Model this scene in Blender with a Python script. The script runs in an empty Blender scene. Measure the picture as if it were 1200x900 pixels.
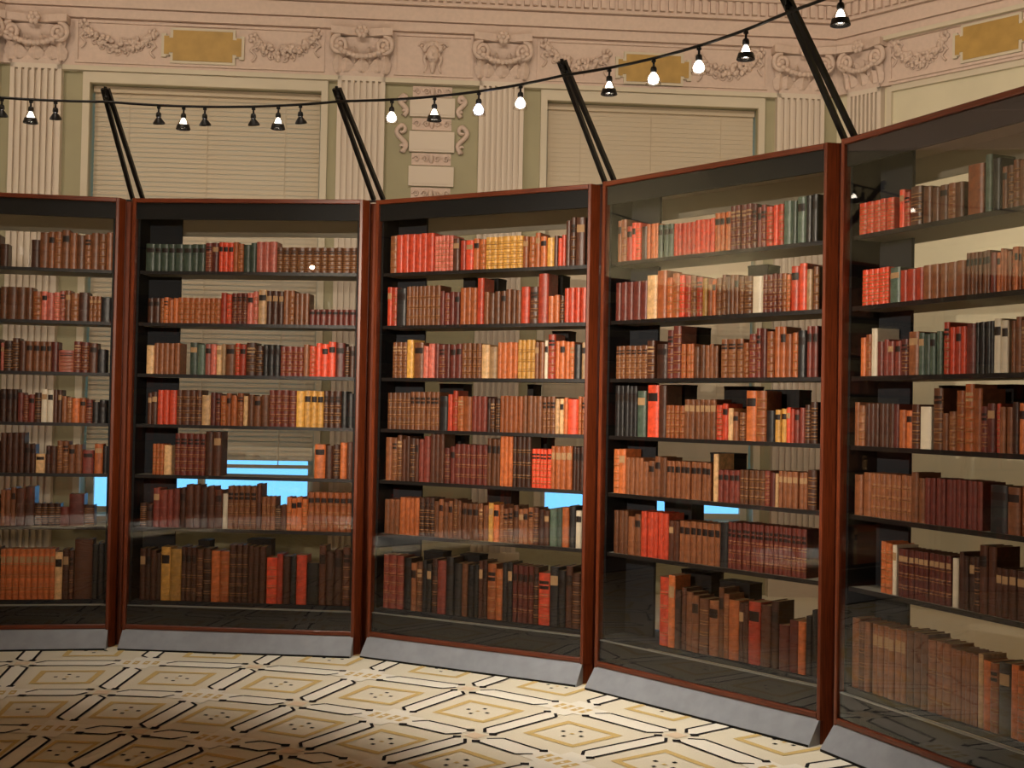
import bpy, math, random
from mathutils import Vector, Matrix, Euler
random.seed(7)
S = bpy.context.scene
COL = S.collection
PI = math.pi
rad = math.radians

# ------------------------------------------------------------------ helpers
class MB:
    """collects faces with material slots, then links them as ONE mesh object"""
    def __init__(s): s.v=[]; s.f=[]; s.m=[]; s.sm=[]
    def add(s, vs, fs, mi=0, smooth=False):
        o=len(s.v); s.v.extend([tuple(v) for v in vs])
        for f in fs: s.f.append(tuple(i+o for i in f)); s.m.append(mi); s.sm.append(smooth)
    def box(s, x0,x1,y0,y1,z0,z1, mi=0, xf=None):
        vs=[Vector((x,y,z)) for z in (z0,z1) for y in (y0,y1) for x in (x0,x1)]
        if xf: vs=[xf@v for v in vs]
        s.add(vs,[(0,2,3,1),(4,5,7,6),(0,1,5,4),(2,6,7,3),(0,4,6,2),(1,3,7,5)],mi)
    def prism(s, prof, axis, a, b, mi=0, xf=None, smooth=False):
        """prof: CCW list of 2d points; extruded along axis from a to b"""
        n=len(prof); vs=[]
        for t in (a,b):
            for p,q in prof:
                vs.append({'x':(t,p,q),'y':(p,t,q),'z':(p,q,t)}[axis])
        if xf: vs=[xf@Vector(v) for v in vs]
        fs=[(i,(i+1)%n,n+(i+1)%n,n+i) for i in range(n)]
        o=len(s.v); s.v.extend([tuple(v) for v in vs])
        for f in fs: s.f.append(tuple(i+o for i in f)); s.m.append(mi); s.sm.append(smooth)
        s.f.append(tuple(o+i for i in reversed(range(n)))); s.m.append(mi); s.sm.append(False)
        s.f.append(tuple(o+n+i for i in range(n))); s.m.append(mi); s.sm.append(False)
    def tube(s, pts, r, n=8, mi=0, caps=True, smooth=True):
        pts=[Vector(p) for p in pts]; rs=r if isinstance(r,(list,tuple)) else [r]*len(pts)
        rings=[]; up=None
        for i,p in enumerate(pts):
            d=(pts[min(i+1,len(pts)-1)]-pts[max(i-1,0)])
            if d.length<1e-9: d=Vector((0,0,1))
            d.normalize()
            if up is None or abs(up.dot(d))>.98: up=Vector((0,0,1)) if abs(d.z)<.9 else Vector((1,0,0))
            a=d.cross(up).normalized(); up=a.cross(d).normalized()
            rings.append([p+(a*math.cos(2*PI*k/n)+up*math.sin(2*PI*k/n))*rs[i] for k in range(n)])
        vs=[v for R in rings for v in R]; fs=[]
        for i in range(len(pts)-1):
            for k in range(n):
                fs.append((i*n+k,i*n+(k+1)%n,(i+1)*n+(k+1)%n,(i+1)*n+k))
        s.add(vs,fs,mi,smooth)
        if caps:
            s.add(rings[0],[tuple(range(n))],mi); s.add(rings[-1],[tuple(reversed(range(n)))],mi)
    def lathe(s, prof, n=16, mi=0, xf=None, smooth=True):
        """prof: (radius, z) list"""
        vs=[]; fs=[]
        for r,z in prof:
            for k in range(n):
                v=Vector((r*math.cos(2*PI*k/n),r*math.sin(2*PI*k/n),z)); vs.append(xf@v if xf else v)
        for i in range(len(prof)-1):
            for k in range(n): fs.append((i*n+k,i*n+(k+1)%n,(i+1)*n+(k+1)%n,(i+1)*n+k))
        s.add(vs,fs,mi,smooth)
    def blob(s, c, r, mi=0, n=6, m=4):
        """a lumpy ellipsoid; r is a 3-tuple"""
        vs=[]; fs=[]
        for i in range(m+1):
            th=PI*i/m
            for k in range(n):
                ph=2*PI*k/n
                vs.append((c[0]+r[0]*math.sin(th)*math.cos(ph),c[1]+r[1]*math.sin(th)*math.sin(ph),c[2]+r[2]*math.cos(th)))
        for i in range(m):
            for k in range(n): fs.append((i*n+k,(i+1)*n+k,(i+1)*n+(k+1)%n,i*n+(k+1)%n))
        s.add(vs,fs,mi,True)
    def build(s, name, mats, parent=None, loc=None, rotz=None, mat=None):
        me=bpy.data.meshes.new(name)
        vs=s.v if mat is None else [tuple(mat@Vector(v)) for v in s.v]
        me.from_pydata(vs,[],s.f)
        for m in (mats if isinstance(mats,(list,tuple)) else [mats]): me.materials.append(m)
        me.polygons.foreach_set('material_index',s.m); me.polygons.foreach_set('use_smooth',s.sm)
        me.update()
        o=bpy.data.objects.new(name,me); COL.objects.link(o)
        if parent: o.parent=parent
        if loc: o.location=loc
        if rotz is not None: o.rotation_euler=(0,0,rotz)
        return o

def tag(o,label=None,cat=None,group=None,kind=None):
    if label: o['label']=label
    if cat: o['category']=cat
    if group: o['group']=group
    if kind: o['kind']=kind
    return o
def thing(name,label,cat,loc=(0,0,0),rotz=0,group=None,kind=None):
    o=bpy.data.objects.new(name,None); COL.objects.link(o)
    o.empty_display_size=.1; o.location=loc; o.rotation_euler=(0,0,rotz)
    return tag(o,label,cat,group,kind)

# ------------------------------------------------------------------ materials
def lin(c): return tuple(((x/255)/12.92 if x/255<=.04045 else ((x/255+.055)/1.055)**2.4) for x in c)
def mat(name,rgb,rough=.6,spec=.5,metal=0,noise=.0,scale=20,coat=0,stretch=None,rgb2=None,bump=0):
    m=bpy.data.materials.new(name); m.use_nodes=True; nt=m.node_tree; b=nt.nodes['Principled BSDF']
    c=lin(rgb); b.inputs['Base Color'].default_value=(*c,1)
    b.inputs['Roughness'].default_value=rough; b.inputs['Metallic'].default_value=metal
    b.inputs['Specular IOR Level'].default_value=spec; b.inputs['Coat Weight'].default_value=coat
    if noise or rgb2 or bump:
        tc=nt.nodes.new('ShaderNodeTexCoord'); mp=nt.nodes.new('ShaderNodeMapping'); nz=nt.nodes.new('ShaderNodeTexNoise')
        nt.links.new(tc.outputs['Object'],mp.inputs[0]); nt.links.new(mp.outputs[0],nz.inputs['Vector'])
        if stretch: mp.inputs['Scale'].default_value=stretch
        nz.inputs['Scale'].default_value=scale; nz.inputs['Detail'].default_value=5
        rp=nt.nodes.new('ShaderNodeValToRGB'); nt.links.new(nz.outputs['Fac'],rp.inputs[0])
        d=lin(rgb2) if rgb2 else tuple(x*(1-noise) for x in c); e=c if rgb2 else tuple(min(1,x*(1+noise)) for x in c)
        rp.color_ramp.elements[0].color=(*d,1); rp.color_ramp.elements[1].color=(*e,1)
        rp.color_ramp.elements[0].position=.3; rp.color_ramp.elements[1].position=.7
        nt.links.new(rp.outputs[0],b.inputs['Base Color'])
        if bump:
            bp=nt.nodes.new('ShaderNodeBump'); bp.inputs['Strength'].default_value=bump; bp.inputs['Distance'].default_value=.01
            nt.links.new(nz.outputs['Fac'],bp.inputs['Height']); nt.links.new(bp.outputs[0],b.inputs['Normal'])
    return m
def glass_mat(name,tint=(1,1,1)):
    m=bpy.data.materials.new(name); m.use_nodes=True; nt=m.node_tree; nt.nodes.clear()
    out=nt.nodes.new('ShaderNodeOutputMaterial'); mx=nt.nodes.new('ShaderNodeMixShader'); fr=nt.nodes.new('ShaderNodeFresnel')
    tr=nt.nodes.new('ShaderNodeBsdfTransparent'); gl=nt.nodes.new('ShaderNodeBsdfGlossy')
    fr.inputs['IOR'].default_value=1.5; tr.inputs[0].default_value=(*tint,1); gl.inputs['Roughness'].default_value=.0
    ge=nt.nodes.new('ShaderNodeNewGeometry'); mr=nt.nodes.new('ShaderNodeMapRange')      # a thin pane: same Fresnel on both of its faces
    mr.inputs['To Min'].default_value=1.5; mr.inputs['To Max'].default_value=1/1.5
    nt.links.new(ge.outputs['Backfacing'],mr.inputs['Value']); nt.links.new(mr.outputs[0],fr.inputs['IOR'])
    nt.links.new(fr.outputs[0],mx.inputs[0]); nt.links.new(tr.outputs[0],mx.inputs[1]); nt.links.new(gl.outputs[0],mx.inputs[2]); nt.links.new(mx.outputs[0],out.inputs[0])
    return m
def emit_mat(name,rgb,strength):
    m=bpy.data.materials.new(name); m.use_nodes=True; nt=m.node_tree; nt.nodes.clear()
    out=nt.nodes.new('ShaderNodeOutputMaterial'); e=nt.nodes.new('ShaderNodeEmission')
    e.inputs[0].default_value=(*lin(rgb),1); e.inputs[1].default_value=strength
    nt.links.new(e.outputs[0],out.inputs[0]); return m

M={}
M['wood']=mat('mahogany wood',(110,49,23),.34,.4,noise=.4,scale=6,stretch=(30,30,1.2),coat=.12)
M['wood_h']=mat('mahogany rail wood',(110,49,23),.34,.4,noise=.4,scale=6,stretch=(1.2,30,30),coat=.12)
M['plinth']=mat('grey painted plinth',(152,156,164),.5,.4,noise=.08,scale=14)
M['black']=mat('matt black panel',(14,13,13),.6,.25)
M['column']=mat('blue black board',(26,28,33),.65,.3,noise=.1,scale=5)
M['shelf_edge']=mat('dark shelf edge',(24,17,13),.45,.4)
M['shelf']=mat('grey shelf',(172,166,150),.55,.4)
M['hdr']=mat('grey back rail',(170,164,150),.6,.3)
M['strip']=mat('steel strip',(150,150,145),.35,.5,metal=.3)
M['glass']=glass_mat('case glass')
M['cream']=mat('cream plaster',(208,198,176),.7,.3,noise=.03,scale=4)
M['plaster']=mat('pinkish plaster relief',(212,191,176),.75,.25,noise=.05,scale=30)
M['groove']=mat('pale flute plaster',(216,203,186),.7,.3)
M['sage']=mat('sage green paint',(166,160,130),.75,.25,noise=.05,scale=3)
M['sage_lit']=mat('uplit sage paint',(213,206,178),.75,.25,noise=.04,scale=3)  # same sage made paler: uplight brightness of the right diagonal put into colour
M['gold']=mat('gold paint',(180,146,80),.55,.4,noise=.12,scale=9)
M['blind']=mat('cream venetian blind slats',(214,197,170),.6,.3)
def translucent(m,fac,rgb):
    nt=m.node_tree; tr=nt.nodes.new('ShaderNodeBsdfTranslucent'); mx=nt.nodes.new('ShaderNodeMixShader'); mx.inputs[0].default_value=fac
    tr.inputs[0].default_value=(*lin(rgb),1); b=nt.nodes['Principled BSDF']; o=[n for n in nt.nodes if n.type=='OUTPUT_MATERIAL'][0]
    nt.links.new(b.outputs[0],mx.inputs[1]); nt.links.new(tr.outputs[0],mx.inputs[2]); nt.links.new(mx.outputs[0],o.inputs[0])
translucent(M['blind'],.16,(225,215,195)); translucent(M['shelf'],.5,(215,210,196)); translucent(M['hdr'],.6,(210,205,192))
M['ceil']=mat('ceiling plaster',(214,196,172),.8,.2)
M['steel']=mat('black painted steel',(14,13,13),.4,.5)
M['lampblack']=mat('black lamp metal',(16,14,14),.45,.5)
M['bulb']=emit_mat('lit lamp bulb',(255,244,232),14)
M['bulb_cool']=emit_mat('cool lit lamp bulb',(214,218,255),16)
M['shade']=glass_mat('clear lamp shade',(.95,.93,.9))
M['pages']=mat('book page block',(168,140,100),.8,.2,noise=.15,scale=60,stretch=(60,1,1))
M['gilt']=mat('gilt tooling',(158,110,62),.45,.5)
M['label_dark']=mat('dark title label',(38,24,18),.5,.3)
M['label_pale']=mat('pale title label',(176,138,98),.6,.3)
M['box']=mat('dark archival board',(30,27,27),.7,.2,noise=.15,scale=20)
PAL={'r':(198,70,44),'o':(174,94,50),'b':(122,74,46),'d':(76,44,30),'t':(200,158,112),'k':(36,33,32),'g':(78,92,78),'w':(232,216,190),'y':(204,150,72),'m':(110,50,40),'p':(186,98,82)}
NAME={'r':['scarlet','bright red','vermilion'],'o':['orange-brown','russet','copper brown'],'b':['brown','chestnut brown','mid brown'],'d':['dark brown','blackish brown','deep brown'],'t':['tan','pale tan','buff'],'k':['black','near-black','charcoal'],'g':['grey-green','dull green','green'],'w':['cream','ivory','off-white'],'y':['golden yellow','amber','honey yellow'],'m':['maroon','oxblood','dark red'],'p':['dusty pink','rose brown','pinkish']}
BM={}
for k,c in PAL.items():
    for j,f in enumerate((1.0,1.16,.84) if k!='w' else (1.0,.97,.94)):
        cc=tuple(max(4,min(250,x*f)) for x in c)
        BM[k,j]=mat(f'{NAME[k][j]} leather',cc,.38,.45,noise=.28 if k!='w' else .06,scale=45,bump=.15)

# ------------------------------------------------------------------ camera
FPX=1428.88; PITCH=.0205; ROLL=.0189; EYE=1.55
cam=bpy.data.cameras.new('camera'); cam.sensor_width=36; cam.lens=36*FPX/1200; cam.clip_start=.05
co=bpy.data.objects.new('camera',cam); COL.objects.link(co); S.camera=co
_r=Vector((1,0,0)); _u=Vector((0,-math.sin(PITCH),math.cos(PITCH))); _d=Vector((0,math.cos(PITCH),math.sin(PITCH)))
_r2=math.cos(ROLL)*_r+math.sin(ROLL)*_u; _u2=-math.sin(ROLL)*_r+math.cos(ROLL)*_u
mm=Matrix((_r2,_u2,-_d)).transposed().to_4x4(); mm.translation=Vector((0,0,EYE)); co.matrix_world=mm
def project(X):
    v=Vector(X)-Vector((0,0,EYE)); k=v.dot(_d)
    return 600+FPX*v.dot(_r2)/k, 450-FPX*v.dot(_u2)/k

# ------------------------------------------------------------------ layout numbers
CX,CY=-2.0787,3.574                    # centre of the ring of bookcases
CASES=[(-3.2403,7.5894,-.1644),(-1.6897,7.66,.0734),(-.2202,7.2771,.4873),(.9854,6.3128,.8415),(1.8273,5.0174,1.1482)]
W=1.4812; HW=W/2; ZT=2.8426; ZB=.1184; PP=.0809
SHZ=[2.385,2.055,1.73,1.41,1.09,.757]; DECK=.295
CORNER=Vector((2.768,10.5,0)); AB=rad(4.55); AR=rad(-47.5)
# ------------------------------------------------------------------ room shell
def frame_mat(P,ang):   # local x along wall (to the viewer's right), local y into the wall, z up
    t=Vector((math.cos(ang),math.sin(ang),0)); n=Vector((-t.y,t.x,0))
    m=Matrix((t,n,Vector((0,0,1)))).transposed().to_4x4(); m.translation=P; return m
FB=frame_mat(CORNER,AB); FR=frame_mat(CORNER,AR)
WL=7.02; LC=FB@Vector((-WL,0,0)); AL=AB+rad(52.05)          # left corner of the back wall; left diagonal runs back toward the viewer
FL=frame_mat(LC,AL)
RL=4.6; RC=FR@Vector((RL,0,0)); LD=FL@Vector((-RL,0,0))
HR=6.6
def wall(name,P,Q,mt='sage'):
    d=Q-P; L=d.length; m=MB(); m.box(0,L,0,.25,0,HR)
    ob=m.build(name,M[mt],mat=frame_mat(P,math.atan2(d.y,d.x))); return tag(ob,kind='structure')
# back wall with two window openings
WIN=[(-6.306,-4.42),(-2.523,-.70)]; WZ0,WZ1=.62,4.17
m=MB(); xs=[-WL-.15,WIN[0][0],WIN[0][1],WIN[1][0],WIN[1][1],.12]
for i in (0,2,4): m.box(xs[i],xs[i+1],0,.25,0,HR)
for i in (1,3): m.box(xs[i],xs[i+1],0,.25,0,WZ0); m.box(xs[i],xs[i+1],0,.25,WZ1,HR)
tag(m.build('wall_back',M['sage'],mat=FB),kind='structure')
wall('wall_right_diagonal',CORNER,RC,'sage_lit'); wall('wall_left_diagonal',LD,LC)
RB=Vector((6.6,-3.2,0)); LB=Vector((-8.2,-3.2,0))
wall('wall_right',RC,RB); wall('wall_left',LB,LD); wall('wall_front',RB,LB)
m=MB(); m.add([(-14,-6,HR),(14,-6,HR),(14,14,HR),(-14,14,HR)],[(0,3,2,1)]); tag(m.build('ceiling',M['ceil']),kind='structure')

# windows: frame, pane, sill ; the blinds hang in front of them
for i,(a,b) in enumerate(WIN):
    w=thing(f'window_{i+1}',None,None,kind='structure')
    m=MB(); e=.055
    m.box(a-e,a,-.035,.0,WZ0-.05,WZ1+.09); m.box(b,b+e,-.035,.0,WZ0-.05,WZ1+.09); m.box(a,b,-.035,0,WZ1,WZ1+.09)
    m.box(a-.0,b,-.02,-.001,WZ1+.03,WZ1+.06)
    m.build('window_frame',M['cream'],w,mat=FB)
    m=MB(); m.box(a-.08,b+.08,-.10,.0,WZ0-.05,WZ0); m.build('window_sill',M['cream'],w,mat=FB)
    m=MB()
    for x in (a+.03,(a+b)/2,b-.03): m.box(x-.03,x+.03,.17,.21,WZ0,WZ1)
    for z in (WZ0+.03,2.0,3.1,WZ1-.03): m.box(a,b,.175,.205,z-.025,z+.025)
    m.build('window_sash',M['cream'],w,mat=FB)
    m=MB(); m.box(a,b,.188,.192,WZ0,WZ1); m.build('window_pane',M['glass'],w,mat=FB)
    bl=thing('venetian_blind',('cream venetian blind with visible slats in the left window','cream venetian blind with faint slats in the right window')[i],'blind',group=None)
    zb=1.045; n=int((WZ1-.06-zb)/.0405)
    m=MB(); sl=(.013,.005)[i]     # the right-hand blind is shut tighter
    for k in range(n):
        z=WZ1-.07-k*.0405
        m.add([(a+.015,.085,z-.023),(b-.015,.085,z-.023),(b-.015,.085+sl,z+.021),(a+.015,.085+sl,z+.021),(a+.015,.083,z-.023),(b-.015,.083,z-.023),(b-.015,.083+sl,z+.021),(a+.015,.083+sl,z+.021)],
              [(0,1,2,3),(7,6,5,4),(0,4,5,1),(2,6,7,3)])
    m.build('slats',M['blind'],bl,mat=FB)
    m=MB(); m.box(a+.01,b-.01,.06,.13,WZ1-.055,WZ1-.005); m.build('head_rail',M['blind'],bl,mat=FB)
    m=MB(); m.box(a+.012,b-.012,.082,.112,zb-.03,zb); m.build('bottom_rail',M['blind'],bl,mat=FB)
    m=MB()
    for x in (a+.3,(a+b)/2,b-.3): m.box(x-.004,x+.004,.079,.081,zb-.03,WZ1-.03)
    m.build('ladder_cord',M['blind'],bl,mat=FB)

# cornice, architrave, frieze band: (z0,z1,projection)
BANDS=[(4.30,4.69,.05),(4.69,4.765,.085),(4.775,4.89,.10),(4.90,4.925,.13),(5.045,5.08,.16),(5.08,5.11,.21),(5.24,5.28,.28),(5.28,5.42,.34),(5.42,5.5,.42)]
GAPS=[(4.765,4.775,.07),(4.89,4.90,.085),(4.925,5.045,.12),(5.11,5.24,.18)]
def cornice(name,F,x0,x1,m0,m1):
    """x0..x1 along the wall; m0/m1 = tan of the mitre at the two ends (profile grows/shrinks with projection)"""
    m=MB()
    for z0,z1,p in BANDS+GAPS:
        vs=[(x0,0,z0),(x1,0,z0),(x1+m1*p,-p,z0),(x0+m0*p,-p,z0),(x0,0,z1),(x1,0,z1),(x1+m1*p,-p,z1),(x0+m0*p,-p,z1)]
        m.add(vs,[(0,1,2,3),(7,6,5,4),(3,2,6,7),(0,3,7,4),(1,5,6,2)])
    x=x0+.1
    while x<x1-.12:
        m.box(x,x+.042,-.152,-.1,4.935,5.04); x+=.072
    x=x0+.1
    while x<x1-.2:
        m.box(x,x+.075,-.265,-.15,5.12,5.235); x+=.15
    return tag(m.build(name,M['plaster'],mat=F),kind='structure')
tb=math.tan((rad(52.05))/2)
cornice('trim_1',FB,-WL,0,tb,-tb); cornice('trim_2',FR,0,RL,tb,0); cornice('trim_3',FL,-RL,0,0,-tb)

def pilaster(F,x0,x1,proj=.07,z0=.0,z1=4.30,label=None):
    p=thing('pilaster',label,'pilaster',group=None,kind='structure')
    m=MB(); w=x1-x0; n=7; ed=.035; fw=(w-2*ed)/(2*n-1)
    m.box(x0,x1,-proj+.034,-.001,z0+.35,z1)
    m.box(x0,x0+ed,-proj,-proj+.034,z0+.35,z1); m.box(x1-ed,x1,-proj,-proj+.034,z0+.35,z1)
    for k in range(n-1):
        a=x0+ed+fw*(2*k+1); m.box(a,a+fw,-proj,-proj+.034,z0+.35,z1-.04)
    m.box(x0,x1,-proj,-proj+.034,z1-.04,z1)
    m.box(x0-.03,x1+.03,-proj-.03,-.001,z0,z0+.35)
    m.build('shaft',M['groove'],p,mat=F)
    # capital
    c=MB(); xc=(x0+x1)/2; hw=w/2; zc=z1; H=.385; P=proj
    prof=[(hw*.93,0),(hw*.98,.04),(hw*.92,.06),(hw*.95,.2),(hw*1.12,.32)]
    for i in range(len(prof)-1):
        (a,za),(b,zb)=prof[i],prof[i+1]; pa=P+(a-hw*.93)*.6; pb=P+(b-hw*.93)*.6
        c.add([(xc-a,-pa,zc+za),(xc+a,-pa,zc+za),(xc+b,-pb,zc+zb),(xc-b,-pb,zc+zb),(xc-a,0,zc+za),(xc+a,0,zc+za),(xc+b,0,zc+zb),(xc-b,0,zc+zb)],
              [(0,1,2,3),(1,5,6,2),(4,0,3,7)])
    # concave abacus
    pts=[(-1.28,0),(-1.28,.13),(-.9,.115),(-.45,.085),(0,.075),(.45,.085),(.9,.115),(1.28,.13),(1.28,0)]
    pr=[(xc+u*hw,-(P*.6+v)) for u,v in pts]
    pr=[(a,b if i not in (0,len(pr)-1) else -.05) for i,(a,b) in enumerate(pr)]
    c.prism(list(pr),'z',zc+.325,zc+.385)
    # volutes
    for sg in (-1,1):
        sp=[]
        for k in range(22):
            t=k/21*2*PI*1.6; r=.085*(1-.75*k/21)
            sp.append((xc+sg*(hw*1.02-.02+ .0)+sg*r*math.sin(t)*.9,-P-.055,zc+.245+r*math.cos(t)))
        c.tube(sp,[.024-.010*k/21 for k in range(22)],6)
        c.blob((xc+sg*(hw*1.0-.02),-P-.05,zc+.245),(.03,.03,.03))
    # acanthus leaves: lower row and upper row
    def leaf(x,z,wd,h,lean):
        vs=[];fs=[];n=6
        for k in range(n+1):
            t=k/n; ww=wd*(math.sin(PI*min(.98,t*.82+.16)))*(1+.18*math.sin(t*18)); dy=-P-.012-lean*t**2.2; zz=z+h*(t-.18*t**4)
            vs+= [(x-ww,dy+.012,zz),(x,dy-.016,zz),(x+ww,dy+.012,zz)]
        for k in range(n):
            a=3*k; fs+=[(a,a+1,a+4,a+3),(a+1,a+2,a+5,a+4)]
        c.add(vs,fs,0,False)
    for k in range(3): leaf(xc+(k-1)*hw*.66,zc+.03,hw*.30,.13,.05)
    for k in range(4): leaf(xc+(k-1.5)*hw*.62,zc+.10,hw*.22,.15,.07)
    for sg in (-1,1): leaf(xc+sg*hw*.98,zc+.02,hw*.24,.17,.06)
    c.build('capital',M['plaster'],p,mat=F)
    # festoon and flower on the capital
    c=MB(); fe=[(xc+(k/12*2-1)*hw*1.05,-P-.075,zc+.22-.075*(1-(k/6-1)**2)) for k in range(13)]
    for k,q in enumerate(fe): c.blob(q,(.03,.022,.022))
    for k in range(6):
        a=k*PI/3; c.blob((xc+.035*math.cos(a),-P-.10,zc+.345+.035*math.sin(a)),(.024,.02,.024))
    c.blob((xc,-P-.11,zc+.345),(.022,.022,.022))
    c.build('festoon',M['plaster'],p,mat=F)
    return p
PILX=[(-6.932,-6.523),(-4.285,-3.891),(-3.103,-2.727),(-.548,-.135)]
PL=['fluted cream pilaster left of the left window','fluted cream pilaster right of the left window','fluted cream pilaster left of the right window','fluted cream pilaster right of the right window, before the corner']
for (a,b),l in zip(PILX,PL): pilaster(FB,a,b,label=l)
pilaster(FR,.14,.46,label='fluted cream pilaster on the angled wall beside the corner')
pilaster(FL,-.46,-.14,label='fluted cream pilaster on the far-left angled wall')

# cream border round the green panel of the right wall
m=MB(); m.box(.49,.535,-.03,-.001,.3,4.29); m.box(.535,RL-.1,-.03,-.001,4.25,4.30); m.box(.47,RL-.1,-.115,-.055,4.665,4.70)
tag(m.build('trim_4',M['cream'],mat=FR),kind='structure')
# picture mould under the frieze on the back wall
m=MB()
for a,b in ((-6.523,-4.285),(-3.891,-3.103),(-2.727,-.548)): m.box(a,b,-.06,-.001,4.262,4.30)
tag(m.build('trim_5',M['cream'],mat=FB),kind='structure')
# frieze ground, sunk panels framed by thin mouldings
def frieze_panel(F,a,b,name):
    m=MB(); z0,z1=4.345,4.655; e=.022; p0,p1=-.066,-.05
    m.box(a,b,p0,p1,z1,z1+e); m.box(a,b,p0,p1,z0-e,z0); m.box(a-e,a,p0,p1,z0-e,z1+e); m.box(b,b+e,p0,p1,z0-e,z1+e)
    tag(m.build(name,M['plaster'],mat=F),kind='structure')
frieze_panel(FB,-6.40,-4.42,'trim_6'); frieze_panel(FB,-2.60,-.66,'trim_7'); frieze_panel(FR,.55,2.35,'trim_8'); frieze_panel(FB,-3.80,-3.18,'trim_9')

# gold plaques
def plaque(F,x0,x1,z0,z1,label):
    t=thing('plaque',label,'plaque',group='gold plaques on the frieze')
    e=(x1-x0)*.115; h=z1-z0; nz=h*.2; nn=h*.2
    def outline(g):
        # stepped ends: a narrow neck, then an ear
        a,b=x0-g,x1+g; c,d=z0-g,z1+g
        return [(a,c+nz+.0),(a+e*.55,c+nz),(a+e*.55,c+nz+nn*.3),(a+e+.0,c+nz+nn*.3),(a+e,c),(b-e,c),(b-e,c+nz+nn*.3),(b-e*.55,c+nz+nn*.3),(b-e*.55,c+nz),(b,c+nz),
                (b,d-nz),(b-e*.55,d-nz),(b-e*.55,d-nz-nn*.3),(b-e,d-nz-nn*.3),(b-e,d),(a+e,d),(a+e,d-nz-nn*.3),(a+e*.55,d-nz-nn*.3),(a+e*.55,d-nz),(a,d-nz)]
    m=MB(); m.prism(outline(.022),'y',-.05,-.078); m.build('frame',M['cream'],t,mat=F)
    m=MB(); m.prism(outline(0),'y',-.078,-.084); m.build('face',M['gold'],t,mat=F)
plaque(FB,-5.705,-5.078,4.365,4.615,'gold plaque in the frieze above the left window')
plaque(FB,-1.931,-1.325,4.345,4.575,'gold plaque in the frieze above the right window')
plaque(FR,1.12,1.70,4.37,4.63,'gold plaque on the angled right wall above the green panel')

# garlands
def garland(F,x0,x1,z0,z1,sag,label,seed):
    rnd=random.Random(seed); m=MB(); n=30
    for k in range(n+1):
        t=k/n; x=x0+(x1-x0)*t; z=z0+(z1-z0)*t-sag*(1-(2*t-1)**2); th=.020+.030*math.sin(PI*t)
        for j in range(3):
            m.blob((x+rnd.uniform(-.012,.012),-.062-rnd.uniform(0,.02),z+rnd.uniform(-1,1)*th),(rnd.uniform(.012,.026),rnd.uniform(.01,.02),rnd.uniform(.012,.026)))
    for (xe,ze,sg) in ((x0,z0,1),(x1,z1,-1)):       # ribbons hanging at the ends
        m.tube([(xe+sg*.02*math.sin(q*1.3),-.064,ze-q*.022) for q in range(9)],.010,5)
        m.tube([(xe+sg*(.02+.05*math.sin(q*.7)),-.064,ze+.02-q*.016) for q in range(8)],.008,5)
        for q in range(5): m.blob((xe+.03*math.cos(q*1.26),-.066,ze+.02+.03*math.sin(q*1.26)),(.02,.016,.02))
    for k in range(9):                               # curling tendrils under the swag
        xs_=x0+(x1-x0)*(k+.5)/9; zz=z0+(z1-z0)*(k+.5)/9-sag*(1-(2*(k+.5)/9-1)**2)-.05
        m.tube([(xs_+.03*(1-q/9)*math.cos(q*.8+k),-.062,zz+.03*(1-q/9)*math.sin(q*.8+k)) for q in range(9)],.007,5)
    return tag(m.build('garland',M['plaster'],mat=F),label,'garland','plaster garlands on the frieze')
garland(FB,-6.36,-5.80,4.62,4.56,.12,'plaster garland between the leftmost capital and the left gold plaque',1)
garland(FB,-4.98,-4.46,4.56,4.62,.12,'plaster garland just right of the left gold plaque',2)
garland(FB,-2.56,-2.03,4.62,4.55,.12,'plaster garland just left of the right window plaque',3)
garland(FB,-1.23,-.70,4.55,4.62,.12,'plaster garland between the right window plaque and the corner capital',4)
garland(FR,.58,1.02,4.62,4.58,.15,'bright plaster garland on the angled right wall beside its gold plaque',5)
garland(FR,1.82,2.3,4.58,4.62,.15,'plaster garland beyond the gold plaque on the angled right wall',6)

# carved panel between the two middle pilasters
t=thing('wall_ornament','carved ornament column of pale tablets and scrolls on the green panel between the middle pilasters','ornament')
for i,(z0,z1) in enumerate(((3.99,4.15),(3.694,3.867),(3.406,3.572),(3.10,3.28))):
    m=MB(); m.box(-3.683,-3.305,-.035,-.001,z0,z1); m.box(-3.665,-3.323,-.041,-.035,z0+.018,z1-.018); m.build('tablet',M['groove'],t,mat=FB)
for z0,z1 in ((4.16,4.25),(3.88,3.98),(3.585,3.685),(3.29,3.395)):
    m=MB(); m.box(-3.66,-3.33,-.012,-.001,z0,z1)
    zc=(z0+z1)/2
    for sg in (-1,1):
        for c in (.05,.125):
            m.tube([(-3.495+sg*(c+.03*(1-q/11)*math.cos(q*.75)),-.02,zc+.034*(1-q/11)*math.sin(q*.75)) for q in range(12)],.009,5)
    m.blob((-3.495,-.02,zc),(.022,.02,.04)); m.build('carved_band',M['plaster'],t,mat=FB)
def scroll(x,z,sg,s):
    m=MB(); P=[]
    for q in range(11):                                   # upper curl, S-shaped stem, lower curl
        a=PI*1.25*(1-q/10); r=s*.34*(.35+.65*q/10); P.append((x+sg*(s*.40+r*math.sin(a)*-1),-.02,z+s*.62+r*math.cos(a)))
    for q in range(1,13):
        f_=q/12; P.append((x+sg*s*(.40+.34*math.sin(2*PI*f_)),-.02,z+s*(.96-1.92*f_)))
    for q in range(1,11):
        a=PI*1.25*q/10; r=s*.34*(1-.65*q/10); P.append((x+sg*(s*.40-r*math.sin(a)),-.02,z-s*.62-r*math.cos(a)))
    m.tube(P,[.010+.012*math.sin(PI*k/(len(P)-1)) for k in range(len(P))],6); m.build('scroll',M['plaster'],t,mat=FB)
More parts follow.
